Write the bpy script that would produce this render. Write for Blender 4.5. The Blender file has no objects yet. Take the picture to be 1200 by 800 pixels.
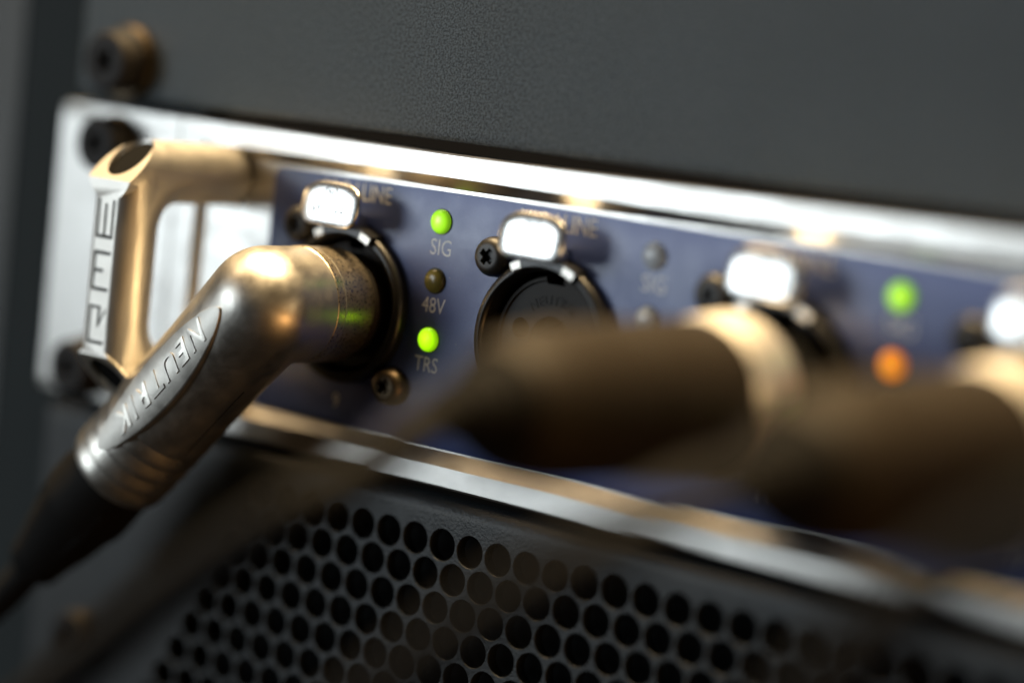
import bpy, bmesh, math, random
from mathutils import Matrix, Vector
random.seed(7)

# ---------------------------------------------------------------- units
# everything is modelled in millimetres and scaled to metres at the end
S = 0.001
scene = bpy.context.scene
COL = scene.collection

# ---------------------------------------------------------------- camera
CAM_POS = Vector((200.0, -225.2, 52.68))
RIGHT = Vector((0.78448, 0.61005, 0.11146))
DOWN = Vector((0.15638, -0.02067, -0.98748))
FWD = Vector((-0.60011, 0.79209, -0.11161))
cd = bpy.data.cameras.new('camera')
cam = bpy.data.objects.new('camera', cd)
COL.objects.link(cam)
m = Matrix.Identity(4)
for i in range(3):
    m[i][0] = RIGHT[i]; m[i][1] = -DOWN[i]; m[i][2] = -FWD[i]; m[i][3] = CAM_POS[i] * S
cam.matrix_world = m
cd.sensor_width = 36.0
cd.lens = 2610.4 / 1200 * 36
cd.clip_start = 0.005
cd.clip_end = 50
cd.dof.use_dof = True
cd.dof.focus_distance = 289.0 * S
cd.dof.aperture_fstop = (cd.lens / 19.5) * (0.001 / S)
scene.camera = cam

# ---------------------------------------------------------------- world and lamps
w = bpy.data.worlds.new('World'); scene.world = w; w.use_nodes = True
bg = w.node_tree.nodes['Background']
bg.inputs[0].default_value = (1.0, 0.80, 0.60, 1)
bg.inputs[1].default_value = 0.012

def area_lamp(name, direction, dist, sx, sy, power, colour, aim=(30, 0, 22)):
    ld = bpy.data.lights.new(name, 'AREA'); ld.shape = 'RECTANGLE'
    ld.size = sx * S; ld.size_y = sy * S
    ld.energy = power * S * S * 1e6; ld.color = colour
    o = bpy.data.objects.new(name, ld); COL.objects.link(o)
    d = Vector(direction).normalized(); p = Vector(aim) + d * dist
    o.location = p * S
    o.rotation_euler = (-d).to_track_quat('-Z', 'Y').to_euler()
    return o
# cool window at the front left, small warm lamp high on the right, warm ceiling lamp, two added warm fills
area_lamp('window_light', (-0.58, -0.80, 0.08), 1500, 640, 600, 9.0, (0.84, 0.94, 1.0), aim=(30, 0, 22))
area_lamp('warm_lamp', (-0.10, -0.006, 1.0), 900, 50, 700, 44.0, (1.0, 0.72, 0.38))
area_lamp('warm_ceiling_lamp', (-0.55, -0.36, 0.75), 1400, 420, 380, 3.4, (1.0, 0.72, 0.42))
area_lamp('warm_room_fill', (0.90, -0.42, -0.10), 1600, 700, 500, 1.0, (1.0, 0.64, 0.30))  # added fill, stands in for warm light off the unseen room
area_lamp('warm_low_fill', (0.94, -0.04, -0.32), 900, 420, 120, 1.7, (1.0, 0.50, 0.16))  # added low orange fill for the grip and connector leg, no actual lamp there

vs = scene.view_settings
vs.view_transform = 'Standard'; vs.look = 'None'; vs.exposure = 0; vs.gamma = 1
vs.use_curve_mapping = False
scene.render.engine = 'CYCLES'

# ---------------------------------------------------------------- materials
def mat(name, base, metallic=0.0, rough=0.5, spec=0.5, bump=None, mottled=None, rough_var=None,
        emit=None, coat=0.0, aniso=0.0, trans=0.0, dust=None):
    """bump = list of (scale per mm, strength, distance mm, stretch xyz); mottled = (scale per mm, second colour, contrast)"""
    M = bpy.data.materials.new(name); M.use_nodes = True
    nt = M.node_tree; b = nt.nodes['Principled BSDF']; L = nt.links
    b.inputs['Base Color'].default_value = (*base, 1)
    b.inputs['Metallic'].default_value = metallic
    b.inputs['Roughness'].default_value = rough
    b.inputs['Specular IOR Level'].default_value = spec
    b.inputs['Coat Weight'].default_value = coat
    b.inputs['Anisotropic'].default_value = aniso
    b.inputs['Transmission Weight'].default_value = trans
    if emit:
        b.inputs['Emission Color'].default_value = (*emit[0], 1)
        b.inputs['Emission Strength'].default_value = emit[1]
    tc = nt.nodes.new('ShaderNodeTexCoord')
    def noise(scale_mm, stretch=(1, 1, 1), detail=3.0, rough_n=0.6):
        mp = nt.nodes.new('ShaderNodeMapping')
        L.new(tc.outputs['Object'], mp.inputs['Vector'])
        mp.inputs['Scale'].default_value = tuple(s / S * scale_mm for s in stretch)
        n = nt.nodes.new('ShaderNodeTexNoise')
        L.new(mp.outputs['Vector'], n.inputs['Vector'])
        n.inputs['Scale'].default_value = 1.0
        n.inputs['Detail'].default_value = detail
        n.inputs['Roughness'].default_value = rough_n
        return n
    if mottled:
        sc, c2, k = mottled[:3]
        n = noise(sc, mottled[3] if len(mottled) > 3 else (1, 1, 1), 5.0)
        r = nt.nodes.new('ShaderNodeValToRGB')
        r.color_ramp.elements[0].position = 0.5 - k; r.color_ramp.elements[1].position = 0.5 + k
        r.color_ramp.elements[0].color = (*c2, 1); r.color_ramp.elements[1].color = (*base, 1)
        L.new(n.outputs['Fac'], r.inputs['Fac']); L.new(r.outputs['Color'], b.inputs['Base Color'])
    if dust:
        sc, th, dc = dust
        n = noise(sc, (1, 1, 1), 2.0)
        mr = nt.nodes.new('ShaderNodeMapRange')
        mr.inputs['From Min'].default_value = th; mr.inputs['From Max'].default_value = th + 0.05
        mx = nt.nodes.new('ShaderNodeMix'); mx.data_type = 'RGBA'
        L.new(n.outputs['Fac'], mr.inputs['Value']); L.new(mr.outputs['Result'], mx.inputs[0])
        mx.inputs[6].default_value = (*base, 1); mx.inputs[7].default_value = (*dc, 1)
        if b.inputs['Base Color'].links: L.new(b.inputs['Base Color'].links[0].from_socket, mx.inputs[6])
        L.new(mx.outputs[2], b.inputs['Base Color'])
    if rough_var:
        sc, lo, hi = rough_var[:3]
        n = noise(sc, rough_var[3] if len(rough_var) > 3 else (1, 1, 1))
        mr = nt.nodes.new('ShaderNodeMapRange')
        mr.inputs['From Min'].default_value = 0.3; mr.inputs['From Max'].default_value = 0.7
        mr.inputs['To Min'].default_value = lo; mr.inputs['To Max'].default_value = hi
        L.new(n.outputs['Fac'], mr.inputs['Value']); L.new(mr.outputs['Result'], b.inputs['Roughness'])
    prev = None
    for (sc, st, dist, stretch) in (bump or []):
        n = noise(sc, stretch)
        bp = nt.nodes.new('ShaderNodeBump')
        bp.inputs['Strength'].default_value = st; bp.inputs['Distance'].default_value = dist * S
        L.new(n.outputs['Fac'], bp.inputs['Height'])
        if prev: L.new(prev.outputs['Normal'], bp.inputs['Normal'])
        prev = bp
    if prev: L.new(prev.outputs['Normal'], b.inputs['Normal'])
    return M

ONE = (1, 1, 1)
MAT = {
 'alu': mat('brushed_aluminium', (0.50, 0.485, 0.46), 1, 0.34, bump=[(9, 0.16, 0.02, (0.03, 1, 1))],
            mottled=(0.35, (0.46, 0.445, 0.42), 0.2), rough_var=(0.25, 0.27, 0.41, (0.5, 1, 1))),
 'handle': mat('satin_handle_metal', (0.64, 0.61, 0.56), 1, 0.46, bump=[(8, 0.16, 0.02, ONE)], mottled=(0.3, (0.62, 0.59, 0.54), 0.2), rough_var=(0.3, 0.42, 0.49)),
 'blue': mat('blue_lacquer', (0.060, 0.098, 0.300), 0.0, 0.36, 0.6, bump=[(3.2, 0.12, 0.03, ONE)],
             mottled=(2.6, (0.052, 0.085, 0.268), 0.2), rough_var=(0.2, 0.30, 0.42), dust=(1.4, 0.745, (0.30, 0.31, 0.34))),
 'print': mat('grey_print', (0.72, 0.75, 0.80), 0, 0.5),
 'nickel': mat('satin_nickel', (0.57, 0.545, 0.50), 1, 0.40, bump=[(4.0, 0.06, 0.02, ONE), (11, 0.06, 0.012, ONE)],
               mottled=(2.6, (0.52, 0.495, 0.45), 0.25), rough_var=(0.35, 0.33, 0.46)),
 'worn': mat('worn_nickel', (0.66, 0.57, 0.43), 1, 0.30, bump=[(5, 0.12, 0.02, ONE)],
             mottled=(3.0, (0.56, 0.48, 0.36), 0.22), rough_var=(3, 0.22, 0.42)),
 'chrome': mat('bright_chrome', (0.72, 0.715, 0.70), 1, 0.26, bump=[(3, 0.05, 0.02, ONE)]),
 'ring': mat('bead_blasted_ring', (0.92, 0.88, 0.82), 1, 0.46, bump=[(4, 0.1, 0.02, ONE)]),
 'stamp': mat('stamped_letter_metal', (0.06, 0.06, 0.058), 1, 0.6),
 'black': mat('black_plastic', (0.008, 0.008, 0.008), 0, 0.34, 0.5, bump=[(4, 0.10, 0.02, ONE)]),
 'insert': mat('dark_insert_plastic', (0.012, 0.0085, 0.006), 0, 0.6, 0.35, bump=[(3, 0.2, 0.03, ONE)]),
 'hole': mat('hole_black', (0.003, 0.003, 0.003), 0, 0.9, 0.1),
 'screw': mat('black_oxide_steel', (0.014, 0.012, 0.010), 0.0, 0.45, bump=[(4, 0.25, 0.03, ONE)], mottled=(3, (0.008, 0.007, 0.006), 0.2)),
 'brass_screw': mat('browned_steel', (0.10, 0.076, 0.050), 1, 0.42, bump=[(4, 0.25, 0.03, ONE)], mottled=(3, (0.07, 0.053, 0.035), 0.2)),
 'rack_black': mat('matt_black_steel', (0.012, 0.010, 0.009), 0, 0.6, 0.25, bump=[(4, 0.2, 0.03, ONE)]),
 'coat': mat('black_powder_coat', (0.128, 0.155, 0.178), 0, 0.55, 0.40, bump=[(3.6, 0.8, 0.16, ONE), (8, 0.6, 0.06, ONE)],
             mottled=(3.2, (0.022, 0.030, 0.034), 0.11), rough_var=(0.03, 0.46, 0.64), dust=(0.9, 0.775, (0.35, 0.36, 0.36))),
 'mould': mat('black_moulded_metal', (0.011, 0.0135, 0.0155), 0, 0.46, 0.42, bump=[(2.2, 0.7, 0.16, ONE), (6, 0.3, 0.04, ONE)]),
 'rail': mat('rail_paint', (0.022, 0.029, 0.033), 0, 0.7, 0.12, bump=[(2.4, 0.3, 0.06, ONE)]),
 'rubber': mat('black_rubber', (0.0045, 0.0042, 0.004), 0, 0.7, 0.14, bump=[(2, 0.2, 0.05, ONE)]),
 'shell': mat('black_plug_shell', (0.014, 0.010, 0.0062), 0.0, 0.62, 0.18, bump=[(2, 0.15, 0.03, ONE)]),
 'led_green': mat('lit_green_led', (0.25, 0.6, 0.05), 0, 0.25, emit=((0.36, 1.0, 0.01), 0.75)),
 'led_green_hot': mat('lit_bright_green_led', (0.25, 0.6, 0.05), 0, 0.25, emit=((0.42, 1.0, 0.0), 0.95)),
 'led_orange': mat('lit_orange_led', (0.7, 0.3, 0.02), 0, 0.25, emit=((1.0, 0.34, 0.0), 1.0)),
 'led_olive': mat('unlit_olive_led', (0.14, 0.12, 0.03), 0, 0.22, 0.5),
 'led_clear': mat('unlit_clear_led', (0.42, 0.48, 0.56), 0, 0.22, 0.6),
}

def hot_core(M, core, rim, strength):
    nt = M.node_tree; b = nt.nodes['Principled BSDF']
    tc = nt.nodes.new('ShaderNodeTexCoord'); sp = nt.nodes.new('ShaderNodeSeparateXYZ'); cb = nt.nodes.new('ShaderNodeCombineXYZ')
    nt.links.new(tc.outputs['Object'], sp.inputs[0]); nt.links.new(sp.outputs['X'], cb.inputs['X']); nt.links.new(sp.outputs['Z'], cb.inputs['Z'])
    ln = nt.nodes.new('ShaderNodeVectorMath'); ln.operation = 'LENGTH'; nt.links.new(cb.outputs[0], ln.inputs[0])
    mr = nt.nodes.new('ShaderNodeMapRange'); mr.inputs['From Max'].default_value = 1.62 * S
    nt.links.new(ln.outputs['Value'], mr.inputs['Value'])
    r = nt.nodes.new('ShaderNodeValToRGB'); e = r.color_ramp.elements
    e[0].color = (*core, 1); e[1].color = (*[c * 0.35 for c in rim], 1); e[1].position = 1.0
    q = e.new(0.72); q.color = (*rim, 1)
    nt.links.new(mr.outputs['Result'], r.inputs['Fac']); nt.links.new(r.outputs['Color'], b.inputs['Emission Color'])
    b.inputs['Emission Strength'].default_value = strength
hot_core(MAT['led_green'], (0.66, 1.0, 0.10), (0.34, 0.82, 0.01), 0.95)
hot_core(MAT['led_green_hot'], (0.70, 1.0, 0.02), (0.42, 1.0, 0.0), 1.1)
hot_core(MAT['led_orange'], (1.0, 0.42, 0.02), (0.9, 0.20, 0.0), 1.1)

# ---------------------------------------------------------------- mesh helpers (all in mm)
def link(name, bm, material, parent=None, smooth=True, angle=35, loc=None):
    me = bpy.data.meshes.new(name)
    bmesh.ops.recalc_face_normals(bm, faces=bm.faces)
    bm.to_mesh(me); bm.free()
    return link_mesh(name, me, material, parent, smooth, angle, loc)

def link_mesh(name, me, material, parent=None, smooth=True, angle=35, loc=None):
    me.transform(Matrix.Scale(S, 4))
    idx = [0] * len(me.polygons); me.polygons.foreach_get('material_index', idx)
    me.materials.clear(); me.materials.append(MAT[material])
    if max(idx): me.materials.append(MAT['stamp']); me.polygons.foreach_set('material_index', idx)
    if smooth:
        me.shade_smooth()
        if angle: me.set_sharp_from_angle(angle=math.radians(angle))
    o = bpy.data.objects.new(name, me); COL.objects.link(o)
    if loc is not None: o.location = Vector(loc) * S
    if parent: o.parent = parent
    return o

def empty(name, loc, label, cat, group=None):
    o = bpy.data.objects.new(name, None); COL.objects.link(o)
    o.empty_display_size = 0.01
    o['label'] = label; o['category'] = cat
    if group: o['group'] = group
    return o

def tag(o, label, cat, group=None):
    o['label'] = label; o['category'] = cat
    if group: o['group'] = group
    return o

def frame_to(axis):
    """rotation taking +Z to axis"""
    return Vector(axis).normalized().to_track_quat('Z', 'Y').to_matrix().to_4x4()

def lathe(bm, prof, origin, axis, n=64, close=False):
    M = Matrix.Translation(origin) @ frame_to(axis)
    rings = []
    for (r, h) in prof:
        if r < 1e-6:
            rings.append([bm.verts.new(M @ Vector((0, 0, h)))])
        else:
            rings.append([bm.verts.new(M @ Vector((r * math.cos(2 * math.pi * i / n), r * math.sin(2 * math.pi * i / n), h))) for i in range(n)])
    pairs = list(zip(rings, rings[1:])) + ([(rings[-1], rings[0])] if close else [])
    for a, b in pairs:
        if len(a) == 1 and len(b) == 1: continue
        for i in range(n):
            j = (i + 1) % n
            if len(a) == 1: bm.faces.new((a[0], b[i], b[j]))
            elif len(b) == 1: bm.faces.new((a[i], a[j], b[0]))
            else: bm.faces.new((a[i], a[j], b[j], b[i]))
    return bm

def box(bm, x0, x1, y0, y1, z0, z1):
    v = [bm.verts.new((x, y, z)) for x in (x0, x1) for y in (y0, y1) for z in (z0, z1)]
    for f in ((0, 1, 3, 2), (4, 6, 7, 5), (0, 4, 5, 1), (2, 3, 7, 6), (0, 2, 6, 4), (1, 5, 7, 3)):
        bm.faces.new([v[i] for i in f])
    return v

def bez(pts, n=12):
    """Catmull-Rom through points"""
    P = [Vector(p) for p in pts]; P = [2 * P[0] - P[1]] + P + [2 * P[-1] - P[-2]]
    out = []
    for i in range(1, len(P) - 2):
        for k in range(n):
            t = k / n
            out.append(0.5 * ((2 * P[i]) + (-P[i - 1] + P[i + 1]) * t + (2 * P[i - 1] - 5 * P[i] + 4 * P[i + 1] - P[i + 2]) * t * t
                              + (-P[i - 1] + 3 * P[i] - 3 * P[i + 1] + P[i + 2]) * t ** 3))
    out.append(P[-2]); return out

def tube(bm, path, radius, n=28, caps=True):
    path = [Vector(p) for p in path]
    rad = radius if callable(radius) else (lambda i: radius)
    up = None; rings = []
    for i, p in enumerate(path):
        t = (path[min(i + 1, len(path) - 1)] - path[max(i - 1, 0)]).normalized()
        if up is None:
            up = t.orthogonal().normalized()
        up = (up - t * up.dot(t)).normalized(); s = t.cross(up)
        rings.append([bm.verts.new(p + (up * math.cos(2 * math.pi * k / n) + s * math.sin(2 * math.pi * k / n)) * rad(i)) for k in range(n)])
    for a, b in zip(rings, rings[1:]):
        for k in range(n):
            bm.faces.new((a[k], a[(k + 1) % n], b[(k + 1) % n], b[k]))
    if caps:
        bm.faces.new(rings[0]); bm.faces.new(rings[-1])
    return bm

def rrect(x0, x1, z0, z1, r, n=6):
    pts = []
    for cx, cz, a0 in ((x1 - r, z1 - r, 0), (x0 + r, z1 - r, 90), (x0 + r, z0 + r, 180), (x1 - r, z0 + r, 270)):
        for k in range(n + 1):
            a = math.radians(a0 + 90 * k / n)
            pts.append((cx + r * math.cos(a), cz + r * math.sin(a)))
    return pts

def loops(bm, ls, cap_first=False, cap_last=True):
    """ls: list of (outline points, y)"""
    R = [[bm.verts.new((x, y, z)) for x, z in pts] for pts, y in ls]
    n = len(R[0])
    for a, b in zip(R, R[1:]):
        for i in range(n):
            bm.faces.new((a[i], a[(i + 1) % n], b[(i + 1) % n], b[i]))
    if cap_last: bm.faces.new(R[-1])
    if cap_first: bm.faces.new(R[0])
    return bm

def tmp_obj(bm):
    bmesh.ops.recalc_face_normals(bm, faces=bm.faces)
    me = bpy.data.meshes.new('tmp'); bm.to_mesh(me); bm.free()
    o = bpy.data.objects.new('tmp', me); COL.objects.link(o); return o

def evaluated(o, drop=()):
    dg = bpy.context.evaluated_depsgraph_get(); dg.update()
    me = bpy.data.meshes.new_from_object(o.evaluated_get(dg))
    for q in (o, *drop):
        d = q.data; bpy.data.objects.remove(q)
        if isinstance(d, bpy.types.Mesh): bpy.data.meshes.remove(d)
    return me

def boolean(base_bm, ops):
    o = tmp_obj(base_bm); cut = []
    for kind, bm in ops:
        c = tmp_obj(bm); cut.append(c)
        mod = o.modifiers.new('b', 'BOOLEAN'); mod.operation = kind; mod.solver = 'EXACT'; mod.object = c
    return evaluated(o, cut)

def text_bm(txt, cap, depth, xscale=1.0, bold=0.0, shear=0.0, spacing=1.0, res=3, align='CENTER'):
    """flat letters in the XY plane, cap height in mm, centred on both axes, z from 0 to depth"""
    cu = bpy.data.curves.new('t', 'FONT'); cu.body = txt; cu.size = 1.0; cu.extrude = 0.5
    cu.align_x = align; cu.offset = bold; cu.shear = shear; cu.space_character = spacing; cu.resolution_u = res
    o = bpy.data.objects.new('t', cu); COL.objects.link(o)
    dg = bpy.context.evaluated_depsgraph_get(); dg.update()
    me = bpy.data.meshes.new_from_object(o.evaluated_get(dg))
    bpy.data.objects.remove(o); bpy.data.curves.remove(cu)
    bm = bmesh.new(); bm.from_mesh(me); bpy.data.meshes.remove(me)
    bmesh.ops.remove_doubles(bm, verts=bm.verts, dist=1e-5)
    xs = [v.co.x for v in bm.verts]; ys = [v.co.y for v in bm.verts]
    cx = (min(xs) + max(xs)) / 2; cy = (min(ys) + max(ys)) / 2
    k = cap / (max(ys) - min(ys))
    for v in bm.verts:
        v.co = Vector(((v.co.x - cx) * k * xscale, (v.co.y - cy) * k, (v.co.z + 0.5) * depth))
    return bm

def to_panel(bm, x, z, y):
    """XY letters -> standing on a plane facing -Y"""
    for v in bm.verts:
        v.co = Vector((x + v.co.x, y - v.co.z, z + v.co.y))
    return bm

def merge(dst, src):
    me = bpy.data.meshes.new('m'); src.to_mesh(me); src.free(); dst.from_mesh(me); bpy.data.meshes.remove(me); return dst

# ---------------------------------------------------------------- layout constants (mm)
PITCH = 33.95; ZC = 21.44; BLUE_Y = 1.2
X_END = 262.0

# ================================================================ rack rail
bm = bmesh.new()
loops(bm, [(rrect(-74, -33, -140, 170, 0.8), 8), (rrect(-74, -33, -140, 170, 0.8), 3.9), (rrect(-73.6, -33.4, -139.6, 169.6, 0.8), 3.5)])
rail = link('rack_rail', bm, 'rail', angle=30)
tag(rail, 'dark painted vertical rack rail behind the silver mounting ear at far left', 'rack rail')
bm = bmesh.new()
loops(bm, [(rrect(-150, -74.4, -140, 170, 1.5), 40), (rrect(-150, -74.4, -140, 170, 1.5), 4.2), (rrect(-149.6, -74.8, -139.6, 169.6, 1.5), 3.9)])
side = link('rack_side_panel', bm, 'mould', angle=30)
tag(side, 'charcoal rack cabinet side strip along the left edge of the photo', 'rack side')

# ================================================================ upper unit: black textured panel
up = empty('blank_rack_unit', (0, 0, 0), 'black powder coated rack panel above the silver and blue unit', 'rack unit')
bm = bmesh.new()
loops(bm, [(rrect(-57, X_END, 45.1, 178, 1.2), 14), (rrect(-57, X_END, 45.1, 178, 1.2), 0.7),
           (rrect(-56.8, X_END - .2, 45.3, 177.8, 1.2), 0.25), (rrect(-56.3, X_END - .7, 45.8, 177.3, 1.2), 0.0)])
link('face_plate', bm, 'coat', up, angle=60)

# ================================================================ lower unit: perforated black bezel
low = empty('perforated_rack_unit', (0, 0, 0), 'black rack unit with round ventilation holes below the silver panel', 'rack unit')
HP = 4.66; HZ = 4.24; HR = 2.10; HX0 = 3.05; HZ0 = -7.25
ROWS = 14
def row_range(rw):
    x_left = -12.0 - 2.33 * rw
    return x_left, 150.0
bm = bmesh.new()
N = 24
hexes = {}
def hexkey(p): return (round(p[0], 3), round(p[1], 3))
vcache = {}
def gv(x, y, z):
    k = (round(x, 3), round(y, 3), round(z, 3))
    if k not in vcache: vcache[k] = bm.verts.new((x, y, z))
    return vcache[k]
for rw in range(ROWS):
    zc_ = HZ0 - rw * HZ
    x0_, x1_ = row_range(rw)
    off = HX0 - (rw % 2) * HP / 2
    c0 = math.ceil((x0_ - off) / HP); c1 = math.floor((x1_ - off) / HP)
    for c in range(c0, c1 + 1):
        cx = off + c * HP
        # hexagonal cell outline (pointy top), sampled at N angles
        hx = []
        corners = [(0, HZ * 2 / 3), (HP / 2, HZ / 3), (HP / 2, -HZ / 3), (0, -HZ * 2 / 3), (-HP / 2, -HZ / 3), (-HP / 2, HZ / 3)]
        for k in range(6):
            a, b_ = corners[k], corners[(k + 1) % 6]
            for q in range(4):
                t = q / 4
                hx.append((a[0] + (b_[0] - a[0]) * t, a[1] + (b_[1] - a[1]) * t))
        outer = [gv(cx + x, 0, zc_ + z) for x, z in hx]
        ring = []
        for (rad, yy) in ((HR + 0.10, 0.0), (HR, 0.10), (HR - .02, 1.6)):
            ring.append([bm.verts.new((cx + rad * math.sin(math.atan2(x, z)), yy, zc_ + rad * math.cos(math.atan2(x, z)))) for x, z in hx])
        seq = [outer] + ring
        for a, b_ in zip(seq, seq[1:]):
            for k in range(N):
                bm.faces.new((a[k], a[(k + 1) % N], b_[(k + 1) % N], b_[k]))
grille = link('perforated_grille', bm, 'mould', low, angle=40)
# plain bezel round the holes: strip above with a rounded top edge, strip at the left with the stepped hex boundary
bm = bmesh.new()
prof = [(11, -0.9), (2.6, -0.9)] + [(2.6 - 2.6 * math.sin(a), -0.9 - 2.6 * (1 - math.cos(a))) for a in [math.radians(d) for d in range(10, 91, 8)]] + [(0.0, HZ0 + HZ * 2 / 3)]
xs = [-57.0]
top_pts = []
# top boundary of first row (zigzag)
x0_, x1_ = row_range(0); off = HX0
c0 = math.ceil((x0_ - off) / HP); c1 = math.floor((x1_ - off) / HP)
zig = []
for c in range(c0, c1 + 1):
    cx = off + c * HP
    zig += [(cx - HP / 2, HZ0 + HZ / 3), (cx, HZ0 + HZ * 2 / 3)]
zig.append((off + c1 * HP + HP / 2, HZ0 + HZ / 3))
cols = [(-57.0, HZ0 + HZ / 3)] + zig + [(X_END, HZ0 + HZ / 3)]
grid = []
for (x, zb) in cols:
    col = [bm.verts.new((x, y, z)) for (y, z) in prof[:-1]]
    col.append(bm.verts.new((x, 0.0, zb)))
    grid.append(col)
for a, b_ in zip(grid, grid[1:]):
    for k in range(len(a) - 1):
        bm.faces.new((a[k], b_[k], b_[k + 1], a[k + 1]))
# left strip, row by row
left = []
for rw in range(ROWS):
    zc_ = HZ0 - rw * HZ; x0_, _ = row_range(rw); off = HX0 - (rw % 2) * HP / 2
    cx = off + math.ceil((x0_ - off) / HP) * HP
    left += [(cx - HP / 2, zc_ + HZ / 3), (cx - HP / 2, zc_ - HZ / 3)]
    if rw < ROWS - 1:
        zn = zc_ - HZ; xn, _ = row_range(rw + 1); offn = HX0 - ((rw + 1) % 2) * HP / 2
        cn = offn + math.ceil((xn - offn) / HP) * HP
        if cn > cx: left.append((cx, zc_ - HZ * 2 / 3))
prevp = None
for (x, z) in left:
    cur = (bm.verts.new((-57.0, 0, z)), bm.verts.new((x, 0, z)))
    if prevp: bm.faces.new((prevp[0], prevp[1], cur[1], cur[0]))
    prevp = cur
bmesh.ops.remove_doubles(bm, verts=bm.verts, dist=0.002)
link('bezel', bm, 'mould', low, angle=50)
bm = bmesh.new(); box(bm, -56, X_END, 6, 9, -68, -2)
link('inner_back', bm, 'hole', low, smooth=False)

# ================================================================ silver and blue audio interface
ai = empty('audio_interface', (0, 0, 0), 'silver rack audio interface with recessed blue front and bent tube handle', 'audio interface')
bm = bmesh.new()
loops(bm, [(rrect(-60, X_END, 0, 43.7, 1.4), 3.4), (rrect(-60, X_END, 0, 43.7, 1.4), 0.35),
           (rrect(-59.9, X_END - .1, 0.1, 43.6, 1.4), 0.1), (rrect(-59.65, X_END - .35, 0.35, 43.35, 1.4), 0.0),
           (rrect(-30.0, X_END - 30, 2.85, 40.45, 1.2), 0.0), (rrect(-28.5, X_END - 31.5, 4.7, 39.0, 0.8), BLUE_Y),
           ], cap_first=True)
cut = bmesh.new(); box(cut, -34.35, -34.0, -1, 0.25, -1, 45)
def bores():
    out = []
    for k in range(4):
        c = bmesh.new(); lathe(c, [(0, -4), (10.4, -4), (10.4, 6), (0, 6)], (PITCH * k, 0, ZC), (0, 1, 0), 64); out.append(('DIFFERENCE', c))
    return out
me = boolean(bm, [('DIFFERENCE', cut)] + bores())
link_mesh('front_panel', me, 'alu', ai, angle=18)
bm = bmesh.new()
loops(bm, [(rrect(-15.9, X_END - 40, 4.95, 38.5, 1.5), BLUE_Y + 0.1), (rrect(-15.9, X_END - 40, 4.95, 38.5, 1.5), BLUE_Y - 0.04),
           (rrect(-15.86, X_END - 40.04, 4.99, 38.46, 1.5), BLUE_Y - 0.06)], cap_first=True)
link_mesh('blue_plate', boolean(bm, bores()), 'blue', ai, angle=40)
BY = BLUE_Y - 0.06

# printed lettering
def label(txt, x, z, cap, xs=0.86):
    bm = text_bm(txt, cap, 0.004, xs)
    to_panel(bm, x, z, BY - 0.004)
    return link('printed_lettering', bm, 'print', ai, smooth=False)
for k in range(4):
    x = PITCH * k
    label('MIC / LINE', x - 0.25, 36.75, 2.35, 0.80)
    label(str(9 + k), x - 0.4, 8.1, 2.0)
    if k < 3 or True:
        label('SIG', x + 15.15, 31.15, 2.15, 0.84)
        label('48V', x + 14.95, 23.45, 2.05, 0.84)
        label('TRS', x + 14.75, 15.55, 2.05, 0.84)

# LEDs
def led_mesh():
    bm = bmesh.new()
    R = 1.62
    prof = [(R, 0.3)] + [(R * math.cos(a), -0.25 - 0.75 * math.sin(a)) for a in [math.radians(d) for d in range(0, 90, 10)]] + [(0, -1.0)]
    lathe(bm, prof, (0, 0, 0), (0, 1, 0), 40)
    return bm
def collar_mesh():
    bm = bmesh.new(); lathe(bm, [(1.62, 0.2), (1.62, -0.05), (1.78, -0.05), (1.78, 0.2)], (0, 0, 0), (0, 1, 0), 40); return bm
kinds = [('led_green', 'led_olive', 'led_green_hot'), ('led_clear', 'led_clear', 'led_green_hot'),
         ('led_green', 'led_orange', 'led_green_hot'), ('led_green', 'led_olive', 'led_green_hot')]
for k in range(4):
    for q, (z, nm) in enumerate(((34.51, 'signal'), (26.69, 'phantom'), (18.87, 'jack'))):
        o = link('indicator_led', led_mesh(), kinds[k][q], ai, loc=(PITCH * k + 14.85, BY, z), angle=60)
        link('led_collar', collar_mesh(), 'black', o, angle=30)

# Phillips pan screw
def phillips(R, h, cross=0.55, deep=0.5, flat=False):
    bm = bmesh.new()
    prof = [(0, 0.6), (R, 0.6), (R, -0.25 * h)] + [(R * (0.55 + 0.45 * math.cos(a)) if True else 0, -0.25 * h - 0.75 * h * math.sin(a)) for a in [math.radians(d) for d in (15, 30, 45, 60, 75, 90)]] + [(0, -h)]
    if flat: prof = [(0, 0.6), (R, 0.6), (R, -h + 0.5), (R - 0.12, -h + 0.2), (R - 0.45, -h), (0, -h)]
    lathe(bm, prof, (0, 0, 0), (0, 1, 0), 48)
    ops = []
    w_ = R * 0.17; l = R * cross
    for ang in (35, 125):
        c = bmesh.new(); box(c, -l, l, -h - 1, -h + h * deep, -w_, w_)
        for v in c.verts:
            if v.co.y > -h: v.co.x *= 0.55
        bmesh.ops.rotate(c, verts=c.verts, cent=(0, 0, 0), matrix=Matrix.Rotation(math.radians(ang), 3, 'Y'))
        ops.append(('DIFFERENCE', c))
    return boolean(bm, ops)

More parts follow.
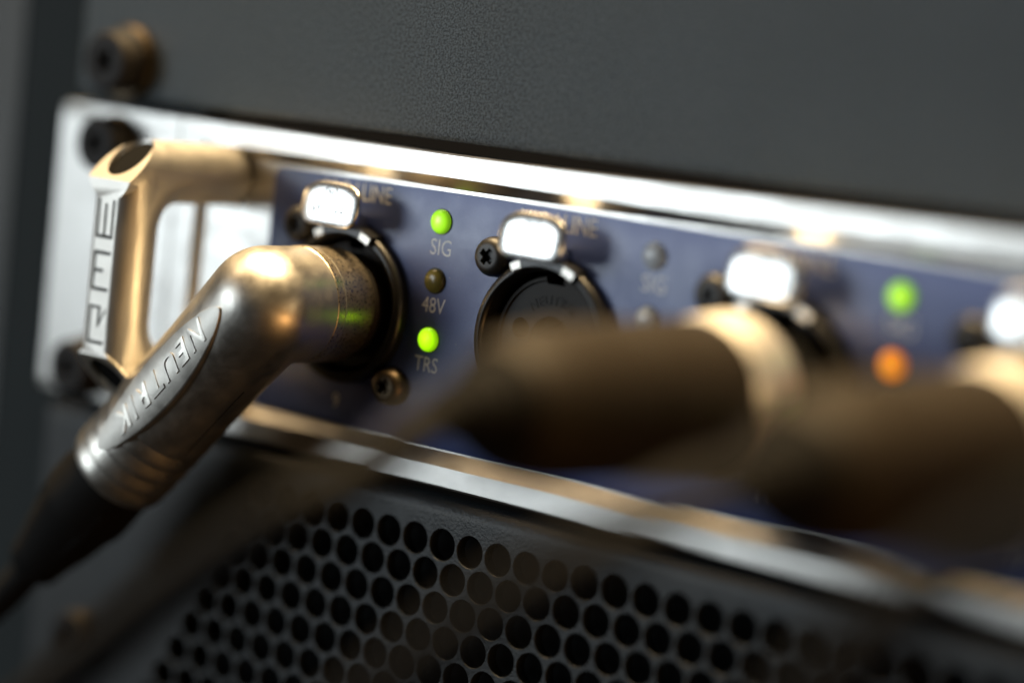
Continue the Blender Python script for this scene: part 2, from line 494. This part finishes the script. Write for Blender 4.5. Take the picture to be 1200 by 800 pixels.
# combo sockets
def socket(k):
    x = PITCH * k
    bm = bmesh.new()
    # housing ring standing proud of the plate, bore inside
    prof = [(10.7, 1.3), (10.7, -1.0), (10.55, -1.5), (10.2, -1.8), (9.7, -1.85), (9.35, -1.6), (9.2, -1.1), (9.1, 7), (0, 7)]
    lathe(bm, prof, (0, 0, 0), (0, 1, 0), 96)
    # raised hood under the push tab
    hood = []
    for a in range(-28, 29, 4):
        t = math.radians(a); hood.append((math.sin(t), math.cos(t)))
    va = [bm.verts.new((9.6 * s, -1.6, 9.6 * c)) for s, c in hood]
    vb = [bm.verts.new((9.75 * s, -2.6, 9.75 * c)) for s, c in hood]
    vc = [bm.verts.new((10.9 * s, -2.6, 10.9 * c)) for s, c in hood]
    vd = [bm.verts.new((11.2 * s, 1.1, 11.2 * c)) for s, c in hood]
    for A, B in ((va, vb), (vb, vc), (vc, vd)):
        for i in range(len(A) - 1): bm.faces.new((A[i], A[i + 1], B[i + 1], B[i]))
    for i in (0, -1): bm.faces.new((va[i], vb[i], vc[i], vd[i]))
    so = link('combo_socket', bm, 'black', ai, loc=(x, BY, ZC), angle=40)
    # insert disc with jack bore, three contact holes, rim and key notch
    bm = bmesh.new()
    lathe(bm, [(8.55, 6.5), (8.55, 0.7), (8.35, 0.45), (7.95, 0.45), (7.8, 0.75), (3.4, 0.75), (3.25, 0.9), (3.2, 6.4), (0, 6.4)], (0, 0, 0), (0, 1, 0), 80)
    cuts = []
    for px, pz in ((-4.9, 1.2), (4.9, 1.2), (0, -5.2)):
        c = bmesh.new(); lathe(c, [(0, 0), (1.35, 0), (1.35, 6), (0, 6)], (px, -1, pz), (0, 1, 0), 28); cuts.append(('DIFFERENCE', c))
    c = bmesh.new(); box(c, -1.4, 1.4, -1, 5, 7.4, 9.5); cuts.append(('DIFFERENCE', c))
    ins = link_mesh('socket_insert', boolean(bm, cuts), 'insert', so, angle=35)
    # arched lettering on the insert
    tb = text_bm('NEUTRIK', 1.25, 0.12, 0.95, spacing=1.15)
    for v in tb.verts:
        a = v.co.x / 5.4; r = 5.4 + v.co.y
        v.co = Vector((r * math.sin(a), 0.77 - v.co.z, r * math.cos(a)))
    link('insert_lettering', tb, 'insert', so, smooth=False)
    # push tab
    bm = bmesh.new()
    def tab(w_, h_): return [(sx * w_, sz * h_) for sx, sz in
        ((1.0, 0.15), (0.97, 0.45), (0.86, 0.70), (0.60, 0.93), (0.30, 1.0), (-0.30, 1.0), (-0.60, 0.93), (-0.86, 0.70), (-0.97, 0.45), (-1.0, 0.15),
         (-1.0, -0.35), (-0.95, -0.68), (-0.80, -0.92), (-0.60, -1.0), (0.60, -1.0), (0.80, -0.92), (0.95, -0.68), (1.0, -0.35))]
    loops(bm, [(tab(4.75, 2.75), 1.0), (tab(5.1, 3.05), 0.75), (tab(5.1, 3.05), 0.3), (tab(4.98, 2.94), 0.1), (tab(4.7, 2.7), -0.02), (tab(3.6, 2.0), -0.12), (tab(1.8, 1.0), -0.16)], cap_first=True)
    nf = len(bm.faces)
    tb = text_bm('PUSH', 1.75, 0.10, 0.95)
    for v in tb.verts: v.co = Vector((v.co.x + 0.1, -0.10 - v.co.z, v.co.y - 1.0))
    merge(bm, tb)
    tb = text_bm('N', 0.95, 0.10)
    for v in tb.verts: v.co = Vector((v.co.x + 0.15, -0.10 - v.co.z, v.co.y + 1.35))
    merge(bm, tb)
    lathe(bm, [(0.98, -0.05), (0.98, -0.20), (1.12, -0.20), (1.12, -0.05)], (0.15, 0, 1.35), (0, 1, 0), 32)
    bm.faces.ensure_lookup_table()
    for f in bm.faces[nf:]: f.material_index = 1
    # stem behind the tab
    box(bm, -2.4, 2.4, 0.8, 5.5, -2.7, -0.6)
    bmesh.ops.rotate(bm, verts=bm.verts, cent=(0, 0, 0), matrix=Matrix.Rotation(math.radians(TAB_TILT), 3, 'X'))
    bmesh.ops.translate(bm, verts=bm.verts, vec=(0, -5.85, 13.55))
    link('push_tab', bm, 'chrome', so, angle=28)
    # bright shoulders of the latch either side of the hood
    for sgn in (-1, 1):
        bm = bmesh.new()
        a0, a1 = (18, 28.5) if sgn > 0 else (-28.5, -20)
        pts = [math.radians(a0 + (a1 - a0) * i / 5) for i in range(6)]
        for r0, r1, y0, y1 in ((9.5, 10.7, -2.72, -1.7),):
            A = [bm.verts.new((r0 * math.sin(t), y0 + 0.25, r0 * math.cos(t))) for t in pts]
            A2 = [bm.verts.new(((r0 + .25) * math.sin(t), y0, (r0 + .25) * math.cos(t))) for t in pts]
            B = [bm.verts.new((r1 * math.sin(t), y0, r1 * math.cos(t))) for t in pts]
            Cc = [bm.verts.new((r1 * math.sin(t), y1, r1 * math.cos(t))) for t in pts]
            for P_, Q_ in ((A, A2), (A2, B), (B, Cc)):
                for i in range(5): bm.faces.new((P_[i], P_[i + 1], Q_[i + 1], Q_[i]))
        link('latch_shoulder', bm, 'nickel', so, angle=28)
    return so
TAB_TILT = -8.5
scr = phillips(2.62, 2.1)
for k in range(4):
    so = socket(k)
    for (dx, dz, mt) in ((-9.46, 9.75, 'screw'), (9.46, -9.75, 'brass_screw')):
        o = link_mesh('socket_screw', scr.copy(), mt, so, angle=30, loc=(dx, 0, dz))

# bent tube handle with slanted open ends
HXX = -24.3; HT = 36.2; HB = 8.0; GY = -18.0; HRAD = 4.25
def path_bend(R_):
    pts = [Vector((HXX, 1.0, HT)), Vector((HXX, GY + R_, HT))]
    for d in range(10, 90, 10):
        a = math.radians(d); pts.append(Vector((HXX, GY + R_ - R_ * math.sin(a), HT - R_ + R_ * math.cos(a))))
    pts += [Vector((HXX, GY, HT - R_)), Vector((HXX, GY, HB + R_))]
    for d in range(10, 90, 10):
        a = math.radians(d); pts.append(Vector((HXX, GY + R_ - R_ * math.cos(a), HB + R_ - R_ * math.sin(a))))
    pts += [Vector((HXX, GY + R_, HB)), Vector((HXX, 1.0, HB))]
    return pts
bm = tube(bmesh.new(), path_bend(HRAD + 3.6), HRAD, 56)
ops = []
g = bmesh.new(); lathe(g, [(0, HB - 0.5), (HRAD - .01, HB - 0.5), (HRAD - .01, HT + 0.5), (0, HT + 0.5)], (HXX, GY, 0), (0, 0, 1), 56); ops.append(('UNION', g))
for zt in (HT, HB):
    g = bmesh.new(); lathe(g, [(0, 0), (HRAD - .013, 0), (HRAD - .013, 12 + HRAD), (0, 12 + HRAD)], (HXX, GY + 12, zt), (0, -1, 0), 56); ops.append(('UNION', g))
for zt, sgn in ((HT, 1), (HB, -1)):                          # slanted cuts at the corners
    c = bmesh.new(); box(c, -12, 12, -12, 12, 0, 30)
    bmesh.ops.rotate(c, verts=c.verts, cent=(0, 0, 0), matrix=Matrix.Rotation(math.radians(44 if sgn > 0 else 136), 3, 'X'))
    bmesh.ops.translate(c, verts=c.verts, vec=(HXX, GY, (HT + 2.3) if sgn > 0 else (HB - 0.6))); ops.append(('DIFFERENCE', c))
BORE = 2.95
c = bmesh.new(); lathe(c, [(0, HB - 12), (BORE, HB - 12), (BORE, HT + 12), (0, HT + 12)], (HXX, GY - 0.2, 0), (0, 0, 1), 48); ops.append(('DIFFERENCE', c))
c = bmesh.new(); box(c, HXX - 8, HXX + 8, GY - 12, GY - HRAD + 0.5, HB - 9, HT + 9); ops.append(('DIFFERENCE', c))
# engraved R M E strokes (reading upwards on the flat face): u along +Z, v towards -X
FACE_Y = GY - HRAD + 0.5
def stroke_rects():
    R_ = []
    wv = 1.65
    def add(u0, u1, v0, v1): R_.append((u0, u1, v0, v1))
    t = 0.5
    # R
    add(0, t, -wv, wv); add(0, 5.2, wv - t, wv); add(4.8, 5.2, -0.1, wv - t); add(2.4, 5.2, -0.1 - t, -0.1)
    # M
    add(7.2, 7.2 + t, -wv, wv); add(7.2, 12.6, wv - t, wv); add(9.7, 9.7 + t, -0.4, wv - t); add(12.6 - t, 12.6, -wv, wv - t)
    # E
    add(14.3, 14.3 + t, -wv, wv); add(14.3, 19.6, wv - t, wv); add(14.3, 19.0, -0.2, -0.2 + t); add(14.3, 19.6, -wv, -wv + t)
    return R_
U0 = 12.6
me = boolean(bm, ops)
bm2 = bmesh.new(); bm2.from_mesh(me)
eng = []
for (u0, u1, v0, v1) in stroke_rects():
    c = bmesh.new(); box(c, HXX - v1, HXX - v0, FACE_Y - 2, FACE_Y + 0.4, U0 + u0, U0 + u1); eng.append(('DIFFERENCE', c))
c = bmesh.new()                                             # slanting leg of the R
pts = [(2.6, -0.45), (3.1, -0.45), (5.2, -1.65), (4.5, -1.65)]
loops(c, [([(HXX - v, U0 + u) for u, v in pts], FACE_Y - 2), ([(HXX - v, U0 + u) for u, v in pts], FACE_Y + 0.4)], cap_first=True)
eng.append(('DIFFERENCE', c))
me = boolean(bm2, eng)
hd = link_mesh('handle', me, 'handle', ai, angle=32)
inl = bmesh.new()
for (u0, u1, v0, v1) in stroke_rects():
    box(inl, HXX - v1 + .03, HXX - v0 - .03, FACE_Y + 0.22, FACE_Y + 0.38, U0 + u0 + .03, U0 + u1 - .03)
loops(inl, [([(HXX - v, U0 + u) for u, v in pts], FACE_Y + 0.15), ([(HXX - v, U0 + u) for u, v in pts], FACE_Y + 0.38)], cap_first=True)
link('logo_inlay', inl, 'stamp', hd, smooth=False)
bm = lathe(bmesh.new(), [(0, HB - 4), (BORE - .03, HB - 4), (BORE - .03, HT + 5), (0, HT + 5)], (HXX, GY - 0.2, 0), (0, 0, 1), 48)  # black plug added in the bore, standing in for the shade inside
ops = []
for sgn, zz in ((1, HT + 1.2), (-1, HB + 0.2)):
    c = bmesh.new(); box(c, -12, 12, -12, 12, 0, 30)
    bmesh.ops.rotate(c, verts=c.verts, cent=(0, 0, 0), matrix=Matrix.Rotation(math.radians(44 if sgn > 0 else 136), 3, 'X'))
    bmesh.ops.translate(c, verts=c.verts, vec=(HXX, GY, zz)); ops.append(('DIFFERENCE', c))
link_mesh('bore_shade', boolean(bm, ops), 'hole', hd, angle=32)

# ================================================================ rack screws
def rack_screw(loc, R, h, wash, label_):
    r = empty('rack_screw', loc, label_, 'screw', 'black screws at the rack ears')
    r.location = Vector(loc) * S
    bm = bmesh.new()
    lathe(bm, [(R * .5, 0.2), (wash, 0.2), (wash, -0.5), (wash - .5, -1.0), (R * .9, -1.1)], (0, 0, 0), (0, 1, 0), 56)
    link('washer', bm, 'brass_screw', r, angle=35)
    me = phillips(R, h, 0.5, 0.35, True)
    o = link_mesh('screw_head', me, 'rack_black', r, angle=30)
    return r
rack_screw((-47.3, -0.25, 38.2), 4.0, 4.2, 4.5, 'black cross head rack screw behind the top of the tube handle on the silver ear')
rack_screw((-46.0, -0.25, 50.2), 4.3, 5.0, 5.6, 'black and brown rack screw above the corner of the silver ear')
rack_screw((-49.0, -0.25, 4.9), 4.0, 4.2, 4.5, 'dark rack screw at the bottom of the silver ear, beside the lower handle opening')
rack_screw((-45.5, -0.25, -35.5), 3.6, 2.4, 3.7, 'blurred dark rack screw low in the bottom left corner below the cable')

# ================================================================ cable with the right-angle nickel connector
c1 = empty('right_angle_cable', (0, 0, 0), 'satin nickel right-angle connector with black boot, plugged into the leftmost socket', 'audio cable')
DY = -15.0
O = Vector((0, DY, ZC))
LEG = Vector((-24.4, 0, -26.35)).normalized(); LL = 35.9
E2 = Vector((-LEG.z, 0, LEG.x)); E2 = E2 if E2.x > 0 else -E2          # towards lower right
def leg_r(s): return 7.75 if s <= 0 else 7.75 - 0.35 * min(s / 12, 1) - 0.12 * max(0, (s - 12) / 24)
bm = bmesh.new()
prof = [(0, -7.75)] + [(7.75 * math.sin(math.radians(a)), -7.75 * math.cos(math.radians(a))) for a in range(6, 90, 6)] + [(leg_r(s), s) for s in [0, 2, 4, 6, 8, 10, 12, 15, 18, 21, 23]] + [(0, 23)]
lathe(bm, prof, O, LEG, 72)
o = tmp_obj(bm)
b2 = lathe(bmesh.new(), [(0, -1), (7.72, -1), (7.72, 9.0), (0, 9.0)], O, (0, 1, 0), 72)
b2o = tmp_obj(b2)
mod = o.modifiers.new('u', 'BOOLEAN'); mod.operation = 'UNION'; mod.solver = 'EXACT'; mod.object = b2o
mod = o.modifiers.new('r', 'REMESH'); mod.mode = 'VOXEL'; mod.voxel_size = 0.3
mod = o.modifiers.new('s', 'SMOOTH'); mod.factor = 0.5; mod.iterations = 14
me = evaluated(o, (b2o,))
link_mesh('elbow_shell', me, 'nickel', c1, angle=0)
# lower end with stepped ridges
bm = bmesh.new()
prof = []
s = 22.0
prof.append((leg_r(s) - .02, s))
for gs in (24.2, 27.0, 29.8, 32.6):
    r = leg_r(gs)
    prof += [(r + 0.12, gs - 0.25), (r + 0.1, gs), (r - 0.5, gs + 0.15), (r - 0.45, gs + 0.45), (leg_r(gs + 1.6) + 0.02, gs + 1.6)]
prof += [(leg_r(35.2), 35.2), (leg_r(35.9) - .15, 35.75), (leg_r(35.9) - .5, 35.95), (5.9, 35.6), (5.6, 34)]
lathe(bm, prof, O, LEG, 96)
link('ridged_sleeve', bm, 'nickel', c1, angle=25)
# little notched grip blocks along the lower right of the sleeve
for i, gs in enumerate((24.9, 27.7, 30.5, 33.3)):
    bm = bmesh.new()
    ang = math.radians(38)
    nrm = Vector((0, -1, 0)); dirv = nrm * math.cos(ang + math.radians(46)) + E2 * math.sin(ang + math.radians(46))
    tang = LEG.cross(dirv)
    ctr = O + LEG * (gs + 0.6) + dirv * (leg_r(gs) - 0.36)
    for sx in (-1, 1):
        for sy in (-1, 1):
            for sz in (-1, 1): bm.verts.new(ctr + LEG * sx * 0.75 + tang * sy * 0.8 + dirv * sz * 0.32)
    bmesh.ops.convex_hull(bm, input=bm.verts)
    bmesh.ops.bevel(bm, geom=bm.edges[:], offset=0.18, segments=2, affect='EDGES')
    link('grip_notch', bm, 'nickel', c1, angle=40)
# raised leaf with lettering, facing outwards (-Y)
NRM = Vector((0, -1, 0))
def leaf_h(t): return 3.55 * (max(0.0, 1 - (2 * t - 1) ** 2)) ** 0.62
def leaf_pt(s, lat, lift=0.0):
    r = leg_r(s)
    if s < 0: r = math.sqrt(max(7.75 ** 2 - s * s, 0))
    h = math.sqrt(max(11.0 ** 2 - lat * lat, 0)) - 11.0 + r + 0.30 + lift
    return O + LEG * s + E2 * lat + NRM * h
bm = bmesh.new()
NS, NW = 64, 20; SA, SB = 0.6, 30.6
rows = []
for i in range(NS + 1):
    t = i / NS; t = 0.5 - 0.5 * math.cos(math.pi * t); s = SA + (SB - SA) * t; hw = max(leaf_h(t), 0.02)
    row = []
    for j in range(NW + 1):
        q = -1 + 2 * j / NW
        q = math.sin(q * math.pi / 2)
        lat = q * hw
        drop = -0.14 * max(0, (abs(q) - 0.95) / 0.05) ** 2
        row.append(bm.verts.new(leaf_pt(s, lat, drop)))
    row = [bm.verts.new(leaf_pt(s, -hw * 1.0, -2.2))] + row + [bm.verts.new(leaf_pt(s, hw * 1.0, -2.2))]
    rows.append(row)
for a, b_ in zip(rows, rows[1:]):
    for j in range(len(a) - 1): bm.faces.new((a[j], a[j + 1], b_[j + 1], b_[j]))
leaf = link('name_leaf', bm, 'nickel', c1, angle=40)
tb = text_bm('NEUTRIK', 3.1, 1.0, 1.0, bold=0.012, shear=0.25, spacing=1.22, res=4)
bmesh.ops.triangulate(tb, faces=tb.faces)
xs_ = [v.co.x for v in tb.verts]; kx = 21.4 / (max(xs_) - min(xs_))
top_f = [v for v in tb.verts]
for v in tb.verts:
    lift = -0.25 if v.co.z < 0.5 else 0.17
    v.co = leaf_pt(15.0 + v.co.x * kx, v.co.y * 1.0, lift)
link('raised_lettering', tb, 'nickel', leaf, angle=30)
# split line low on the shell
bm = bmesh.new()
pth = []
for i in range(20):
    s = 9 + i * 0.75; a = math.radians(78); r = leg_r(s) + 0.0
    pth.append(O + LEG * s + (NRM * math.cos(a) + E2 * math.sin(a)) * r)
tube(bm, pth, 0.09, 8)
link('split_line', bm, 'screw', c1)
# barrel towards the socket
bm = bmesh.new()
lathe(bm, [(7.65, 5.6), (7.80, 5.8), (7.82, 7.0), (7.74, 7.12), (7.74, 7.25), (7.70, 12.6), (7.45, 13.1), (7.0, 13.2), (6.8, 12)], O, (0, 1, 0), 96)
link('barrel', bm, 'worn', c1, angle=22)
bm = bmesh.new(); lathe(bm, [(7.76, 7.0), (7.86, 7.05), (7.86, 7.22), (7.76, 7.27)], O, (0, 1, 0), 96)
link('seam_ring', bm, 'nickel', c1, angle=40)
bm = bmesh.new(); lathe(bm, [(6.9, 12.6), (7.1, 13.0), (7.1, 20), (0, 20)], O, (0, 1, 0), 64)
link('insulator', bm, 'insert', c1, angle=40)
# boot and cable
bm = bmesh.new()
lathe(bm, [(6.2, 34.4), (6.4, 36.5), (6.5, 41), (6.6, 43), (6.5, 44.8), (6.0, 46.2), (5.4, 51), (4.3, 56), (4.0, 58.6), (3.6, 59.2), (2.2, 59.2)], O, LEG, 48)
boot = link('boot', bm, 'rubber', c1, angle=40)
for a in (-60, 60, 180):
    bm = bmesh.new()
    dirv = NRM * math.cos(math.radians(a)) + E2 * math.sin(math.radians(a))
    tg = LEG.cross(dirv)
    sec = []
    for s, r in ((37.5, 5.9), (40, 6.6), (44, 6.7), (50, 5.6), (57, 4.1)):
        c_ = O + LEG * s + dirv * (r - 0.4)
        sec.append([bm.verts.new(c_ + tg * u * 1.1 + dirv * v_ * 0.5) for u, v_ in ((-1, -1.5), (-.8, .6), (0, 1), (.8, .6), (1, -1.5))])
    for A, B in zip(sec, sec[1:]):
        for i in range(4): bm.faces.new((A[i], A[i + 1], B[i + 1], B[i]))
    bm.faces.new(sec[0]); bm.faces.new(sec[-1])
    link('boot_rib', bm, 'rubber', boot, angle=60)
bm = bmesh.new()
p0 = O + LEG * 56
tube(bm, bez([p0, O + LEG * 64, O + LEG * 76 + Vector((0, -1, 1)), O + LEG * 100 + Vector((-8, -6, -2)), O + LEG * 125 + Vector((-14, -14, -14))]), 2.45)
link('cable', bm, 'rubber', c1, angle=0)

# ================================================================ the two straight plugs in front
def straight_plug(k, path, label_):
    r = empty('straight_plug_cable', (0, 0, 0), label_, 'audio cable', 'straight plug cables in the right-hand sockets')
    ax = Vector((PITCH * k, 0, ZC))
    D = (0, -1, 0)
    bm = bmesh.new(); lathe(bm, [(7.7, -5), (7.75, 7.6), (7.9, 8.4)], ax, D, 72); link('plug_nose', bm, 'black', r, angle=35)
    bm = bmesh.new(); lathe(bm, [(7.8, 8.0), (8.5, 8.1), (9.0, 8.5), (9.25, 9.3), (9.25, 10.2), (8.7, 16.2), (8.5, 16.8), (8.2, 16.8)], ax, D, 96)
    link('metal_ring', bm, 'ring', r, angle=35)
    bm = bmesh.new(); lathe(bm, [(8.1, 15.5), (8.4, 16.4), (8.5, 18), (8.5, 30), (8.3, 33), (8.0, 33.3), (8.0, 34.2), (8.4, 34.5), (8.3, 43), (8.0, 46), (7.5, 49), (6.7, 51.5), (6.0, 52.6)], ax, D, 80)
    link('shell', bm, 'shell', r, angle=35)
    bm = bmesh.new()
    prof = [(6.0, 51.5)]
    for i in range(4):
        h = 52.8 + i * 2.0; rr = 5.2 - i * 0.7
        prof += [(rr, h), (rr - 0.1, h + 1.2), (rr - 0.6, h + 1.4), (rr - 0.65, h + 1.8)]
    prof += [(2.7, 61.0), (2.4, 61.3)]
    lathe(bm, prof, ax, D, 64)
    link('boot', bm, 'rubber', r, angle=35)
    bm = bmesh.new(); tube(bm, bez(path, 14), 2.3, 32)
    link('cable', bm, 'rubber', r, angle=0)
    return r
straight_plug(2, [(67.9, -58, 21.4), (67.8, -64, 20.2), (66.4, -69, 16.0), (60.5, -74.5, 10.8), (48.5, -75, 1.4), (32.0, -74, -12.6), (10, -72, -30), (-16, -66, -58)],
              'blurred black straight plug with pale metal ring, in the third socket from the left')
straight_plug(3, [(101.85, -58, 21.4), (101.85, -66, 20.9), (101.0, -72.5, 18.8), (94.0, -76.5, 13.2), (86.6, -77, 7.4), (78.5, -76.5, 0.4), (62, -74, -14), (36, -70, -38), (10, -60, -70)],
              'heavily blurred black straight plug at the right edge of the photo')

bm = bmesh.new()
tube(bm, bez([(190, -74, 40), (160, -74, 33), (139, -72, 27.3), (131.5, -71, 23.0), (125.2, -70, 18.2), (119.6, -69, 12.0), (112, -67, 2.5), (98, -62, -14), (80, -55, -40)], 14), 3.0, 32)
lc = link('loose_cable', bm, 'rubber', None, angle=0)
tag(lc, 'dark blurred loose cable crossing the silver rim at the lower right', 'audio cable')
